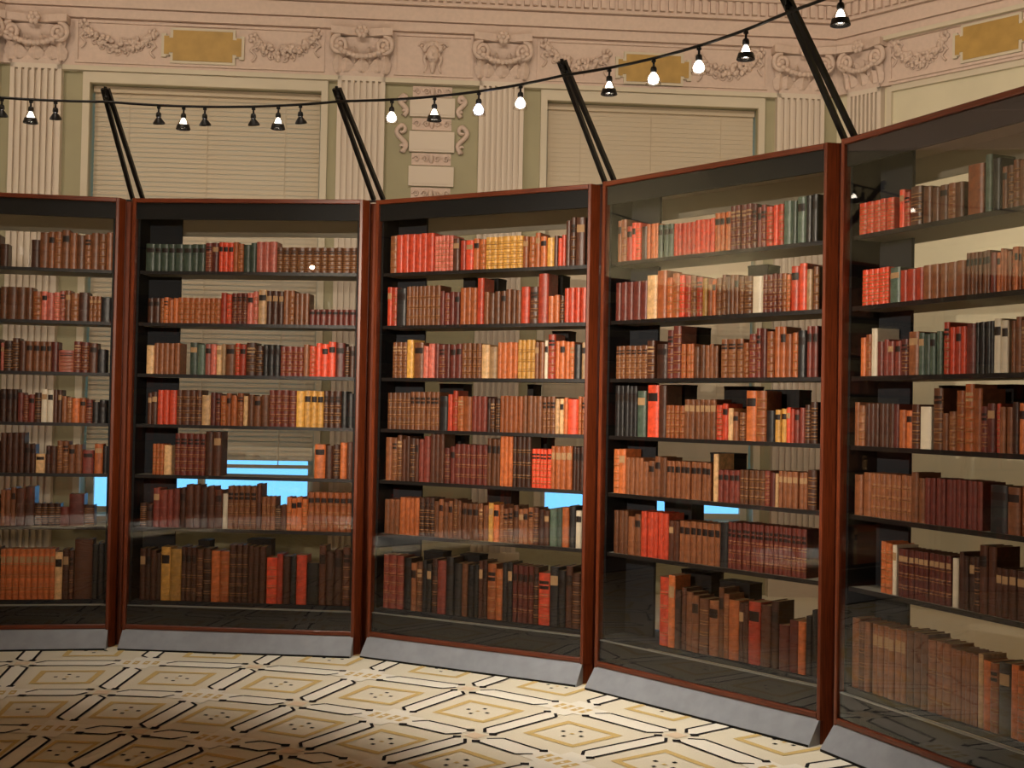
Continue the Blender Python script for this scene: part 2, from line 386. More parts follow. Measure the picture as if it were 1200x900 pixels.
scroll(-3.285,3.80,1,.12); scroll(-3.70,3.80,-1,.12); scroll(-3.285,4.08,1,.09); scroll(-3.70,4.08,-1,.09)
# head mask in the frieze above it
m=MB(); xm,zm=-3.50,4.50
m.blob((xm,-.085,zm),(.055,.05,.075),0,12,8); m.blob((xm,-.132,zm-.005),(.012,.02,.022)); m.blob((xm,-.12,zm-.045),(.022,.015,.008))
for sg in (-1,1):
    m.blob((xm+sg*.022,-.12,zm+.015),(.012,.01,.008)); m.blob((xm+sg*.055,-.08,zm),(.012,.02,.02))
for k in range(11): a=PI*(k/10); m.blob((xm+.065*math.cos(a),-.085,zm+.04+.05*math.sin(a)),(.024,.03,.024))
for sg in (-1,1):
    m.tube([(xm+sg*(.062+.010*math.sin(q*.9)),-.07,zm-.01-.017*q) for q in range(9)],[.016-.001*q for q in range(9)],6)
    m.tube([(xm+sg*(.085+.035*(1-q/12)*math.cos(q*.8)),-.065,zm+.075+.035*(1-q/12)*math.sin(q*.8)) for q in range(12)],.009,5)
m.tube([(xm,-.07,zm-.07-q*.012) for q in range(8)],[.035-.003*q for q in range(8)],6)
tag(m.build('mask_relief',M['plaster'],mat=FB),'plaster mask relief in the frieze between the two middle capitals','relief')
# ------------------------------------------------------------------ patterned carpet (all of it in the floor's own mesh)
M['carpet']=mat('cream carpet',(228,219,196),.95,.1,noise=.05,scale=140)
M['c_gold']=mat('gold carpet yarn',(212,184,122),.95,.1,noise=.12,scale=120)
M['c_white']=mat('ivory carpet yarn',(240,234,218),.95,.1,noise=.04,scale=140)
M['c_dark']=mat('dark carpet yarn',(36,34,34),.95,.1)
M['c_pink']=mat('pale rose carpet yarn',(226,204,174),.95,.1)
m=MB(); m.add([(-14,-6,0),(14,-6,0),(14,14,0),(-14,14,0)],[(0,1,2,3)],0)
DA=rad(360/34); A0=rad(3.9); PR=.735; R0=3.32
def pol(a,r): return (CX+r*math.sin(a),CY+r*math.cos(a))
def quad(ps,z,mi):      # ps as (angle, radius), split finely enough to stay on the arc
    m.add([(*pol(a,r),z) for a,r in ps],[tuple(reversed(range(len(ps))))],mi)
def strip(a0,r0,a1,r1,w,z,mi):
    x0,y0=pol(a0,r0); x1,y1=pol(a1,r1); d=Vector((x1-x0,y1-y0,0)); d.normalize(); n=Vector((-d.y,d.x,0))*w/2
    m.add([(x0-n.x,y0-n.y,z),(x1-n.x,y1-n.y,z),(x1+n.x,y1+n.y,z),(x0+n.x,y0+n.y,z)],[(0,1,2,3)],mi)
def dot(a,r,s,z,mi):
    x,y=pol(a,r); c,sn=math.cos(-a),math.sin(-a)
    m.add([(x+c*u-sn*v,y+sn*u+c*v,z) for u,v in ((-s,-s),(s,-s),(s,s),(-s,s))],[(0,1,2,3)],mi)
def lozenge(a0,r0,a1,r1,h=.052):   # from knot (0) to crossing (1)
    p=Vector((*pol(a0,r0),0)); q=Vector((*pol(a1,r1),0)); d=(q-p); L=d.length; d/=L; n=Vector((-d.y,d.x,0))
    s,e=.075,L-.15
    if e-s<.15: return
    P=[p+d*s+n*-h*.9, p+d*(e-.05)-n*h, p+d*e-n*h*.1, p+d*e+n*h*.9, p+d*(s+.05)+n*h, p+d*s+n*h*.1]
    m.add([(v.x,v.y,.0022) for v in P],[tuple(range(6))],2)
    for i,j in ((0,1),(1,2),(3,4),(4,5)):
        a,b=P[i],P[j]; dd=(b-a).normalized(); nn=Vector((-dd.y,dd.x,0))*.0082
        m.add([(v.x,v.y,.003) for v in (a-nn,b-nn,b+nn,a+nn)],[(0,1,2,3)],3)
    for v in (P[0],P[3]): m.add([(v.x+u,v.y+w,.0034) for u,w in ((-.019,-.019),(.019,-.019),(.019,.019),(-.019,.019))],[(0,1,2,3)],3)
for j in range(-1,4):
    rc=R0-PR*j
    for k in range(34):
        a=A0+DA*k; hw=min(.172,DA*rc*.5*.58)/rc; hr=.168
        for (x0,x1,y0,y1) in ((-1,1,.78,1),(-1,1,-1,-.78),(-1,-.80,-.78,.78),(.80,1,-.78,.78)):
            quad([(a+hw*x0,rc+hr*y0),(a+hw*x1,rc+hr*y0),(a+hw*x1,rc+hr*y1),(a+hw*x0,rc+hr*y1)],.002,1)
        dot(a,rc,.010,.002,1)
        for u,v in ((-1,0),(1,0),(0,1),(0,-1)): dot(a+u*.06/rc,rc+v*.06,.010,.002,3)
for j in range(-1,4):
    rn=R0-PR*(j+.5)
    if j==-1: rn=3.70
    for k in range(34):
        a=A0+DA*(k-.5); knot=(k+j)%2==0
        if knot:
            dot(a,rn,.04,.0026,4)
        else:
            for w,h,mi,z in ((.17,.08,2,.0024),(.07,.15,2,.0026)): quad([(a-w/rn,rn-h),(a+w/rn,rn-h),(a+w/rn,rn+h),(a-w/rn,rn+h)],z,mi)
            for u in (-.085,-.03,.03,.085):
                quad([(a+(u-.016)/rn,rn-.045),(a+(u+.016)/rn,rn-.045),(a+(u+.016)/rn,rn+.045),(a+(u-.016)/rn,rn+.045)],.003,1)
                dot(a+u/rn,rn,.008,.0034,2)
        # edges leaving this node: tangential to k+1, radial inward to j+1
        a2=a+DA; 
        if knot: lozenge(a,rn,a2,rn,.07)
        else: lozenge(a2,rn,a,rn,.07)
        if j==-1:
            if knot: lozenge(a,rn,a,rn+PR)
            else: lozenge(a,rn+PR,a,rn)
        if j<3:
            rn2=R0-PR*(j+1.5)
            if knot: lozenge(a,rn,a,rn2)
            else: lozenge(a,rn2,a,rn)
tag(m.build('floor',[M['carpet'],M['c_gold'],M['c_white'],M['c_dark'],M['c_pink']]),kind='structure')
# ------------------------------------------------------------------ the ring of bookcases
CASE_LABEL=['tall glazed mahogany bookcase cut off by the left edge of the picture','tall glazed bookcase second from the left, with an empty gap on its fifth shelf','middle tall glazed bookcase, with a row of scarlet books top left','tall glazed bookcase fourth from the left, its bottom shelf empty at left','tall glazed bookcase nearest the viewer, cut off by the right edge']
def make_case(i,pos=None,lab=None):
    x,y,a=pos or CASES[i]
    t=thing('bookcase',lab or CASE_LABEL[i],'bookcase',(x,y,0),-a,'glazed bookcases standing in a ring')
    m=MB(); m.prism([(0,ZB),(-PP,.012),(-PP,.0),(.30,0),(.30,ZB)],'x',-.735,.735); m.build('plinth',M['plinth'],t)
    m=MB(); m.box(-.73,.73,-PP-.004,-PP+.02,.0,.011); m.build('plinth_shadow',M['black'],t)  # black strip painted in for the shadow gap under the plinth
    for sg,nm in ((-1,'stile'),(1,'stile')):
        m=MB(); pr=[(HW-.022,.0),(HW-.018,-.004),(HW-.003,-.004),(HW,.0),(HW+.030,.05),(HW+.030,.08),(HW-.022,.08)]
        if sg<0: pr=[(-p,q) for p,q in reversed(pr)]
        m.prism(pr,'z',ZB-.005,ZT)
        pr=[(HW-.004,.004),(HW+.030,.05),(HW+.030,.08),(HW-.004,.08)]
        if sg<0: pr=[(-p,q) for p,q in reversed(pr)]
        m.prism(pr,'z',0,ZB-.005); m.build(nm,M['wood'],t)
    def rail(nm,z0,z1):
        m=MB(); xx=HW-.0225
        m.prism([(-.004,z0+.004),(.0,z0),(.08,z0),(.08,z1),(.0,z1),(-.004,z1-.004)][::-1],'x',-xx,xx); return m.build(nm,M['wood_h'],t)
    rail('bottom_rail',ZB+.001,ZB+.029); rail('top_rail',ZT-.028,ZT)
    gx=HW-.0235
    m=MB(); m.box(-gx,gx,.006,.012,ZB+.03,ZT-.029); m.build('glass_door',M['glass'],t)
    m=MB(); m.box(-gx,gx,.016,.034,2.712,ZT-.029); m.build('top_fascia',M['black'],t)
    m=MB(); m.box(-gx,gx,.016,.034,ZB+.03,.262); m.build('bottom_fascia',M['black'],t)
    m=MB(); m.box(-gx,gx,.014,.034,.2625,.268); m.build('light_strip',M['strip'],t)
    for sg in (-1,1):
        m=MB(); a0,a1=sorted((sg*.700,sg*.716)); m.box(a0,a1,.036,.40,.15,2.81); m.build('side_panel',M['black'],t)
    m=MB(); m.box(-.698,.698,.036,.40,2.775,2.81); m.build('top_panel',M['hdr'],t)
    m=MB(); m.box(-.698,.698,.036,.40,.27,DECK); m.build('deck',M['column'],t)
    for z in SHZ:
        m=MB(); m.box(-.698,.698,.046,.372,z-.016,z,0); m.box(-.698,.698,.040,.046,z-.020,z+.001,1); m.build('shelf',[M['shelf'],M['shelf_edge']],t)
    for k in range(7):
        z0=([2.775]+SHZ)[k]-.0175 if k else 2.774; z1=(SHZ+[DECK])[k]
        z0-= .003
        m=MB(); m.box(-.697,-.485,.198,.215,z1+.001,z0); m.build('back_board',M['column'],t)
    m=MB(); m.box(-.698,.698,.376,.392,2.655,2.774); m.build('back_rail',M['hdr'],t)
    m=MB(); m.box(-.698,.698,.380,.385,DECK+.001,2.654); m.build('back_glass',M['glass'],t)
    return t
BC=[make_case(i) for i in range(5)]
CM=[Matrix.Translation((x,y,0))@Matrix.Rotation(-a,4,'Z') for x,y,a in CASES]

# posts between the cases, and the struts that lean in from them to the lamp rail
for i in range(4):
    p=CM[i]@Vector((HW,0,0)); q=CM[i+1]@Vector((-HW,0,0)); mid=(p+q)/2
    a=(CASES[i][2]+CASES[i+1][2])/2; n=Vector((math.sin(a),math.cos(a),0)); c=mid+n*.130
    wd=.04
    m=MB(); m.box(-wd,wd,-.022,.03,0,ZT-.004); m.box(-.012,.012,-.0221,-.03,.0,ZT-.01)
    o=m.build('corner_post',M['wood'],loc=c,rotz=-a)
    tag(o,['dark wooden post between the two leftmost bookcases','dark wooden post between the second and middle bookcases','dark wooden post between the middle and fourth bookcases','dark wooden post between the fourth and rightmost bookcases'][i],'post','wooden posts between the bookcases')
RR=3.80; RZ=3.365
RAIL=[(-4.5,0),(0,0)]
def ring(phi,r,z): return Vector((CX+r*math.sin(phi),CY+r*math.cos(phi),z))
TIPS=[rad(-6.2),rad(15.4),rad(37.75),rad(60.0)]
BASES=[rad(-5.2),rad(16.05),rad(37.3),rad(58.6)]
STL=['black strut pair rising from the first post at far left','black strut pair rising from the post left of the middle bookcase','black strut pair rising from the post right of the middle bookcase','black strut pair rising nearest, left of the rightmost bookcase']
def bar_mb(p,q,w):
    d=(q-p).normalized(); s=d.cross(Vector((0,0,1))).normalized(); u=s.cross(d); m=MB()
    vs=[e+s*a*w+u*b*w for e in (p,q) for a,b in ((-1,-1),(1,-1),(1,1),(-1,1))]
    m.add(vs,[(3,2,1,0),(4,5,6,7),(0,1,5,4),(1,2,6,5),(2,3,7,6),(3,0,4,7)]); return m
for i in range(4):
    b=ring(BASES[i],4.28,ZT); tg=Vector((math.cos(BASES[i]),-math.sin(BASES[i]),0)); tip=ring(TIPS[i]-rad(.1),RR-.01,RZ+.075)
    t=thing('support_strut',STL[i],'strut',b,0,'black struts holding the lamp rail')
    for off,to in ((.0,-.014),(.064,.014)):
        bar_mb(tg*off+Vector((0,0,.013)),(tip+tg*to)-b,.0115).build('bar',M['steel'],t)
    m=MB(); m.box(-.04,.10,-.03,.03,.0005,.006,xf=Matrix.Rotation(-BASES[i],4,'Z')); m.build('foot_plate',M['steel'],t)
    hk=ring(TIPS[i],RR,RZ)-b; tp=tip-b
    m=MB(); m.tube([tp+Vector((0,0,.012)),tp+Vector((0,0,-.01)),Vector((hk.x,hk.y,tp.z-.02)),hk+Vector((0,0,.0095))],.010,8); m.blob(hk+Vector((0,0,.024)),(.015,.015,.014),0,8,6); m.build('hook',M['steel'],t)
pts=[]
NR=260; P0,P1=rad(-190),rad(128)
sp=BASES[1]-BASES[0]
for k in range(NR+1):
    ph=P0+(P1-P0)*k/NR
    f=((ph-TIPS[0])/rad(22.07))%1.0
    pts.append(ring(ph,RR,RZ-.016*4*f*(1-f)))
m=MB(); m.tube(pts,.008,8); tag(m.build('lamp_rail',M['steel']),'thin curved black lamp rail strung between the struts','rail')
def rail_z(ph):
    f=((ph-TIPS[0])/rad(22.07))%1.0; return RZ-.016*4*f*(1-f)

# the rest of the ring, out of the frame but mirrored in the glass: everything except the way in, where the viewer stands
EXTRA=[5,6,9,10,11,12,13,14,15,16]
PH0=-.2765; TH=.3711; R0C=4.1326
EXW=['right of the frame, next after the rightmost one','right of the frame, second after the rightmost one','just left of the way in','second left of the way in','third left of the way in','fourth left of the way in','fourth beyond the left edge','third beyond the left edge','second beyond the left edge','first beyond the left edge']
XM=[]
src=None
def copy_tree(o,parent=None):
    c=o.copy(); COL.objects.link(c)
    if parent: c.parent=parent
    for ch in o.children: copy_tree(ch,c)
    return c
for k,w_ in zip(EXTRA,EXW):
    a=PH0+TH*k-(.045 if k>8 else 0)+(.02 if k<7 else 0); p=(CX+math.sin(a)*(R0C+.02),CY+math.cos(a)*(R0C+.02),a); lab='glazed bookcase '+w_
    if src is None: src=make_case(None,p,lab); o=src
    else: o=copy_tree(src); o['label']=lab
    o.location=(p[0],p[1],0); o.rotation_euler=(0,0,-a); XM.append(o)

# lamps on the rail: angle from the ring centre, state
def ang_of(x,y): return math.atan2(x-CX,y-CY)
LAMPS=[(-3.075,7.241,'dark'),(-2.917,7.28,'lit'),(-2.78,7.309,'dark'),(-2.177,7.373,'dark'),(-2.026,7.374,'lit'),(-1.896,7.37,'dark'),(-1.595,7.343,'dark'),(-1.44,7.32,'lit'),(-1.302,7.294,'dark'),
 (-.737,7.129,'glow'),(-.479,7.021,'lit'),(-.219,6.888,'cool'),(.017,6.744,'glow'),(.481,6.382,'lit'),(.691,6.176,'glow'),(.887,5.95,'glow'),(1.07,5.702,'lit'),(1.371,5.167,'lit')]
LL=['black hanging lamp at the left edge of the picture','small white-lit hanging lamp in front of the leftmost pilaster','black hanging lamp right of the leftmost lit lamp, before the first strut','black hanging lamp just right of the first strut','white-lit hanging lamp between two black ones, right of first strut','black hanging lamp at the middle of the left blind','fourth black hanging lamp before the left blind','brightest white-lit hanging lamp before the left blind','black hanging lamp nearest left of the second strut',
 'bright warm hanging lamp just right of the second strut','small dim-shaded hanging lamp before the carved tablets','bluish glowing hanging lamp left of the third pilaster','bright white hanging lamp before the third pilaster','clear-shaded hanging lamp just right of the third strut','glowing hanging lamp before the right gold plaque','glowing hanging lamp right of the gold plaque above right window','clear-shaded hanging lamp left of the nearest strut','large clear-shaded hanging lamp at top, right of the nearest strut']
for (x,y,st),lab in zip(LAMPS,LL):
    ph=ang_of(x,y); z=rail_z(ph); b=ring(ph,RR,z)
    t=thing('hanging_lamp',lab,'lamp',b,-ph,'lamps hanging from the curved rail')
    m=MB(); m.lathe([(.0,-.0086),(.012,-.0086),(.012,-.020),(.0,-.020)],10); m.lathe([(.0,-.018),(.006,-.012),(.006,-.046),(.0,-.046)],8); m.build('stem',M['lampblack'],t)
    m=MB(); m.lathe([(.0,-.042),(.012,-.044),(.016,-.052),(.017,-.068),(.012,-.074),(0,-.074)],12); m.build('socket',M['lampblack'],t)
    if st=='dark':
        m=MB(); xf=Matrix.Translation((0,0,-.074))@Matrix.Rotation(.35,4,'X')
        m.lathe([(.010,.002),(.015,-.004),(.034,-.030),(.036,-.040),(.033,-.040),(.012,-.006)],16,0,xf); m.build('shade',M['lampblack'],t)
        m=MB(); m.lathe([(0,-.008),(.012,-.012),(.014,-.022),(.008,-.030),(0,-.032)],10,0,xf); m.build('bulb',M['bulb'],t)
    else:
        g=st in('glow','cool'); k=1.0 if g else .72
        m=MB(); m.lathe([(0,-.074),(.012*k,-.076),(.022*k,-.09),(.029*k,-.108),(.024*k,-.124),(.010*k,-.131),(0,-.132)],12); m.build('bulb',M['bulb_cool'] if st=='cool' else M['bulb'],t)
        m=MB(); m.lathe([(.014,-.072),(.024,-.086),(.036,-.112),(.041,-.138),(.0385,-.138),(.034,-.112),(.022,-.088),(.013,-.076)],18); m.build('shade',M['shade'],t)
        if not g: m=MB(); m.lathe([(.0365,-.114),(.0425,-.136),(.0435,-.138),(.0435,-.142),(.0395,-.142),(.0395,-.138)],18); m.build('shade_rim',M['lampblack'],t)
ROWS = {
 (0,0): "0.019 0.065 0.147 1 d|0.202 0.253 0.176 1 d|0.252 0.707 0.241 10 b",
 (0,1): "0.026 0.22 0.205 4 b|0.22 0.272 0.183 1 o|0.272 0.415 0.186 4 p|0.415 0.498 0.195 2 b|0.498 0.56 0.203 1 d|0.561 0.634 0.162 3 b|0.634 0.697 0.159 1 k",
 (0,2): "0.035 0.055 0.184 1 p|0.055 0.187 0.207 3 d|0.188 0.341 0.19 4 b|0.341 0.382 0.187 1 m|0.384 0.476 0.146 1 p|0.475 0.568 0.192 2 m|0.568 0.62 0.194 1 d|0.621 0.673 0.163 1 k",
 (0,3): "0.043 0.144 0.205 3 d|0.145 0.247 0.185 3 m|0.247 0.287 0.203 1 d|0.287 0.323 0.22 1 w|0.323 0.359 0.221 1 w|0.359 0.411 0.211 2 d|0.412 0.474 0.169 2 b|0.474 0.557 0.16 2 o|0.557 0.598 0.161 1 m|0.598 0.682 0.146 2 k",
 (0,4): "0.05 0.192 0.252 4 d|0.194 0.26 0.195 2 d|0.262 0.318 0.131 1 t|0.322 0.389 0.18 2 d|0.388 0.46 0.203 2 b|0.46 0.543 0.188 2 b|0.544 0.611 0.156 1 m|0.616 0.668 0.19 1 o|0.668 0.704 0.19 1 k",
 (0,5): "0.059 0.15 0.248 3 b|0.15 0.262 0.249 2 d|0.265 0.419 0.142 4 d|0.419 0.47 0.127 1 m|0.468 0.561 0.208 1 m|0.563 0.625 0.144 1 d",
 (0,6): "0.069 0.395 0.32 9 o|0.395 0.441 0.325 1 t|0.441 0.508 0.336 2 d|0.512 0.62 0.379 1 d|0.62 0.693 0.374 2 k",
 (1,0): "-0.67 -0.281 0.175 8 g|-0.281 -0.193 0.182 2 m|-0.193 -0.099 0.189 3 r|-0.099 -0.033 0.189 2 o|-0.033 0.05 0.19 2 g|0.05 0.182 0.196 3 p|0.183 0.696 0.161 11 b",
 (1,1): "-0.65 -0.567 0.16 2 d|-0.567 -0.45 0.161 4 o|-0.45 -0.173 0.164 8 o|-0.174 -0.102 0.198 2 r|-0.102 -0.003 0.199 3 m|-0.003 0.068 0.211 2 p|0.068 0.123 0.228 1 t|0.123 0.233 0.213 3 d|0.233 0.304 0.214 2 b|0.305 0.397 0.199 3 b|0.4 0.705 0.1 8 m",  # last short maroon run stands in for a reflection of the opposite cases
 (1,2): "-0.648 -0.598 0.196 1 t|-0.598 -0.432 0.198 5 b|-0.365 -0.266 0.201 2 g|-0.266 -0.194 0.202 2 p|-0.194 -0.133 0.198 2 t|-0.133 -0.072 0.193 1 b|-0.072 -0.001 0.199 2 r|-0.001 0.109 0.206 2 d|0.109 0.219 0.197 3 k|0.219 0.367 0.188 4 m|0.367 0.405 0.2 1 b|0.405 0.448 0.206 1 r|0.448 0.573 0.224 3 r|0.573 0.633 0.214 1 m|0.634 0.71 0.205 2 d",
 (1,3): "-0.635 -0.568 0.212 2 d|-0.568 -0.446 0.219 3 r|-0.446 -0.28 0.222 4 d|-0.28 -0.224 0.191 1 t|-0.225 -0.159 0.209 2 m|-0.158 -0.01 0.205 4 o|-0.01 0.018 0.207 1 t|0.018 0.155 0.203 3 b|0.154 0.329 0.232 4 m|0.329 0.379 0.234 1 y|0.379 0.504 0.231 3 y|0.504 0.618 0.233 3 d|0.618 0.7 0.229 2 k",
 (1,4): "-0.593 -0.521 0.196 3 o|-0.521 -0.471 0.203 1 t|-0.45 -0.251 0.266 5 m|-0.252 -0.147 0.28 2 d|0.452 0.522 0.218 1 o|0.522 0.615 0.225 2 d|0.614 0.658 0.238 1 o|0.658 0.712 0.244 1 d",
 (1,5): "-0.667 -0.583 0.149 2 d|-0.586 -0.409 0.249 4 m|-0.409 -0.133 0.271 6 d|-0.132 -0.099 0.231 1 w|-0.1 0.086 0.272 5 b|0.086 0.119 0.301 1 d|0.121 0.208 0.211 3 b|0.209 0.28 0.17 2 d|0.279 0.416 0.216 4 o|0.415 0.708 0.248 7 o",
 (1,6): "-0.659 -0.587 0.33 2 d|-0.587 -0.52 0.315 2 d|-0.521 -0.46 0.344 1 y|-0.46 -0.388 0.346 1 y|-0.388 -0.289 0.343 3 d|-0.289 -0.196 0.362 2 d|-0.195 -0.08 0.348 2 o|-0.08 0.04 0.368 3 d|0.041 0.156 0.36 3 d|0.162 0.228 0.32 1 r|0.228 0.266 0.321 1 r|0.266 0.315 0.312 1 d|0.315 0.353 0.329 1 k|0.353 0.418 0.325 1 r|0.42 0.496 0.263 1 k|0.493 0.71 0.374 4 d",
 (2,0): "-0.667 -0.616 0.233 1 b|-0.617 -0.341 0.241 6 r|-0.341 -0.207 0.22 5 p|-0.206 -0.158 0.2 1 d|-0.158 -0.062 0.186 2 r|-0.062 0.02 0.192 2 o|0.02 0.275 0.194 6 y|0.274 0.432 0.199 4 o|0.432 0.477 0.189 1 y|0.477 0.504 0.187 1 d|0.504 0.554 0.18 2 r|0.552 0.618 0.276 2 d|0.618 0.677 0.273 1 d",
 (2,1): "-0.679 -0.609 0.263 2 r|-0.609 -0.539 0.25 1 k|-0.539 -0.291 0.245 8 b|-0.29 -0.151 0.213 4 m|-0.151 -0.032 0.225 3 o|-0.033 0.014 0.289 1 r|0.016 0.132 0.199 3 b|0.132 0.27 0.201 4 b|0.269 0.326 0.228 1 r|0.326 0.382 0.237 1 d|0.381 0.448 0.285 1 r|0.45 0.522 0.168 2 o|0.522 0.55 0.166 1 d|0.549 0.696 0.203 4 r",
 (2,2): "-0.632 -0.524 0.223 3 b|-0.525 -0.475 0.259 1 y|-0.474 -0.405 0.217 1 b|-0.405 -0.325 0.216 2 p|-0.325 -0.131 0.215 5 m|-0.131 0.005 0.213 4 b|0.005 0.116 0.202 2 t|0.116 0.254 0.216 4 o|0.253 0.367 0.23 4 y|0.367 0.428 0.224 2 b|0.428 0.451 0.219 1 w|0.449 0.499 0.273 1 r|0.5 0.621 0.218 4 o|0.621 0.669 0.212 1 k|0.669 0.696 0.217 1 t",
 (2,3): "-0.662 -0.491 0.229 5 b|-0.491 -0.282 0.236 6 b|-0.281 -0.22 0.222 1 k|-0.221 -0.155 0.243 2 r|-0.154 -0.053 0.224 2 o|-0.053 0.053 0.214 3 m|0.053 0.141 0.2 3 d|0.14 0.295 0.217 5 o|0.295 0.424 0.219 4 b|0.424 0.507 0.215 3 b|0.507 0.562 0.211 2 t|0.562 0.589 0.221 1 o|0.589 0.654 0.222 1 r|0.654 0.702 0.218 2 o",
 (2,4): "-0.668 -0.548 0.293 3 b|-0.547 -0.422 0.275 4 d|-0.422 -0.342 0.283 2 m|-0.343 -0.239 0.3 3 d|-0.237 -0.165 0.236 2 m|-0.165 0.06 0.241 6 m|0.059 0.146 0.281 3 b|0.145 0.231 0.3 3 o|0.231 0.356 0.3 4 d|0.357 0.485 0.23 5 r|0.485 0.622 0.249 4 o|0.622 0.697 0.248 3 d",
 (2,5): "-0.671 -0.557 0.216 3 b|-0.557 -0.413 0.233 4 o|-0.413 -0.303 0.24 3 d|-0.303 -0.11 0.237 6 b|-0.109 0.009 0.22 3 b|0.009 0.073 0.224 2 b|0.073 0.108 0.237 1 y|0.108 0.148 0.229 1 o|0.149 0.376 0.221 7 b|0.376 0.481 0.225 3 d|0.481 0.563 0.235 2 g|0.563 0.607 0.243 1 o|0.607 0.65 0.241 1 k|0.65 0.688 0.238 1 w",
 (2,6): "-0.668 -0.517 0.335 3 m|-0.516 -0.46 0.332 1 k|-0.46 -0.38 0.321 2 b|-0.38 -0.312 0.327 2 k|-0.312 -0.27 0.326 1 d|-0.27 -0.209 0.329 1 m|-0.209 -0.102 0.346 2 k|-0.101 -0.06 0.331 1 b|-0.06 0.017 0.341 2 k|0.016 0.075 0.351 2 d|0.075 0.133 0.33 1 o|0.133 0.179 0.334 1 o|0.179 0.247 0.358 2 k|0.248 0.383 0.336 4 m|0.383 0.416 0.342 1 d|0.417 0.489 0.327 1 r|0.488 0.592 0.343 2 k|0.592 0.689 0.351 2 d",
 (3,0): "-0.678 -0.606 0.242 2 b|-0.606 -0.496 0.209 3 r|-0.496 -0.452 0.201 1 d|-0.452 -0.371 0.195 3 o|-0.371 -0.262 0.181 3 g|-0.262 -0.114 0.177 5 r|-0.114 0.017 0.181 4 r|0.017 0.122 0.204 3 o|0.122 0.257 0.23 4 m|0.257 0.346 0.226 3 m|0.347 0.449 0.207 3 r|0.449 0.499 0.232 1 g|0.499 0.529 0.227 1 g|0.529 0.579 0.227 1 g|0.579 0.647 0.232 2 k",
 (3,1): "-0.683 -0.445 0.216 5 m|-0.446 -0.372 0.253 1 t|-0.372 -0.305 0.257 1 o|-0.304 -0.214 0.233 2 o|-0.214 -0.138 0.227 2 r|-0.137 -0.097 0.219 1 b|-0.097 -0.056 0.207 1 r|-0.056 -0.022 0.195 1 y|-0.022 0.034 0.206 2 o|0.034 0.21 0.207 6 b|0.21 0.263 0.203 1 b|0.263 0.327 0.199 1 w|0.327 0.445 0.192 4 m|0.445 0.496 0.191 2 o|0.495 0.545 0.233 1 r|0.545 0.589 0.23 1 r|0.589 0.624 0.214 1 t|0.623 0.657 0.216 1 b",
 (3,2): "-0.675 -0.437 0.184 6 b|-0.438 -0.382 0.204 1 d|-0.37 -0.296 0.202 1 d|-0.298 -0.196 0.277 2 m|-0.195 -0.107 0.183 3 o|-0.107 0.053 0.175 5 b|0.074 0.216 0.201 3 b|0.216 0.248 0.185 1 o|0.248 0.295 0.223 1 m|0.295 0.358 0.251 2 m|0.358 0.475 0.248 3 o|0.475 0.545 0.236 2 o|0.545 0.594 0.242 1 k|0.594 0.657 0.253 2 m",
 (3,3): "-0.669 -0.508 0.282 5 k|-0.508 -0.445 0.267 1 g|-0.433 -0.352 0.295 1 r|-0.352 -0.297 0.281 1 d|-0.295 -0.17 0.176 4 o|-0.171 0.047 0.209 6 b|0.047 0.125 0.197 2 r|0.125 0.158 0.175 1 t|0.158 0.234 0.15 2 b|0.232 0.3 0.263 1 o|0.3 0.363 0.267 1 o|0.365 0.416 0.17 1 k|0.416 0.482 0.17 2 y|0.482 0.532 0.175 2 r|0.532 0.591 0.176 2 m|0.591 0.663 0.197 2 d",
 (3,4): "-0.68 -0.583 0.244 2 o|-0.582 -0.455 0.205 4 b|-0.455 -0.368 0.205 2 b|-0.368 -0.283 0.218 2 b|-0.283 0.02 0.199 9 b|0.03 0.064 0.243 1 t|0.065 0.207 0.168 4 m|0.207 0.36 0.175 5 b|0.36 0.422 0.176 2 m|0.422 0.442 0.178 1 t|0.442 0.611 0.179 6 b|0.61 0.663 0.209 1 d",
 (3,5): "-0.666 -0.556 0.24 3 b|-0.555 -0.461 0.229 2 b|-0.461 -0.265 0.249 5 r|-0.264 -0.187 0.228 2 d|-0.186 0.082 0.219 7 b|0.082 0.137 0.228 1 k|0.137 0.61 0.238 17 m",
 (3,6): "-0.324 -0.258 0.378 1 r|-0.257 -0.21 0.38 1 o|-0.209 -0.138 0.328 2 d|-0.138 -0.046 0.32 2 b|-0.045 0.078 0.307 2 b|0.077 0.143 0.354 2 b|0.144 0.208 0.323 1 o|0.209 0.272 0.322 2 d|0.272 0.345 0.331 1 r|0.346 0.407 0.331 1 d|0.407 0.453 0.33 1 d|0.455 0.515 0.245 1 m|0.515 0.569 0.258 1 m|0.569 0.613 0.256 1 o|0.612 0.679 0.317 2 k",
 (4,0): "-0.68 -0.451 0.15 5 r|-0.413 -0.343 0.172 2 r|-0.344 -0.275 0.191 1 d|-0.265 -0.026 0.164 5 b|-0.013 0.075 0.228 1 o|0.084 0.121 0.236 1 g|0.13 0.174 0.22 1 k|0.175 0.296 0.191 4 b",
 (4,1): "-0.656 -0.473 0.167 5 r|-0.473 -0.407 0.166 1 g|-0.407 -0.259 0.144 3 r|-0.259 -0.012 0.15 5 b|-0.012 0.117 0.177 6 b|0.117 0.148 0.179 1 m|0.148 0.3 0.175 8 o",
 (4,2): "-0.656 -0.586 0.198 2 o|-0.587 -0.547 0.23 1 w|-0.546 -0.348 0.166 5 m|-0.348 -0.285 0.187 1 b|-0.285 -0.213 0.191 2 g|-0.213 -0.143 0.194 2 g|-0.134 -0.008 0.218 4 r|-0.008 0.043 0.216 1 m|0.043 0.144 0.212 4 k|0.143 0.183 0.221 1 w|0.183 0.218 0.223 1 w|0.227 0.304 0.222 3 b",
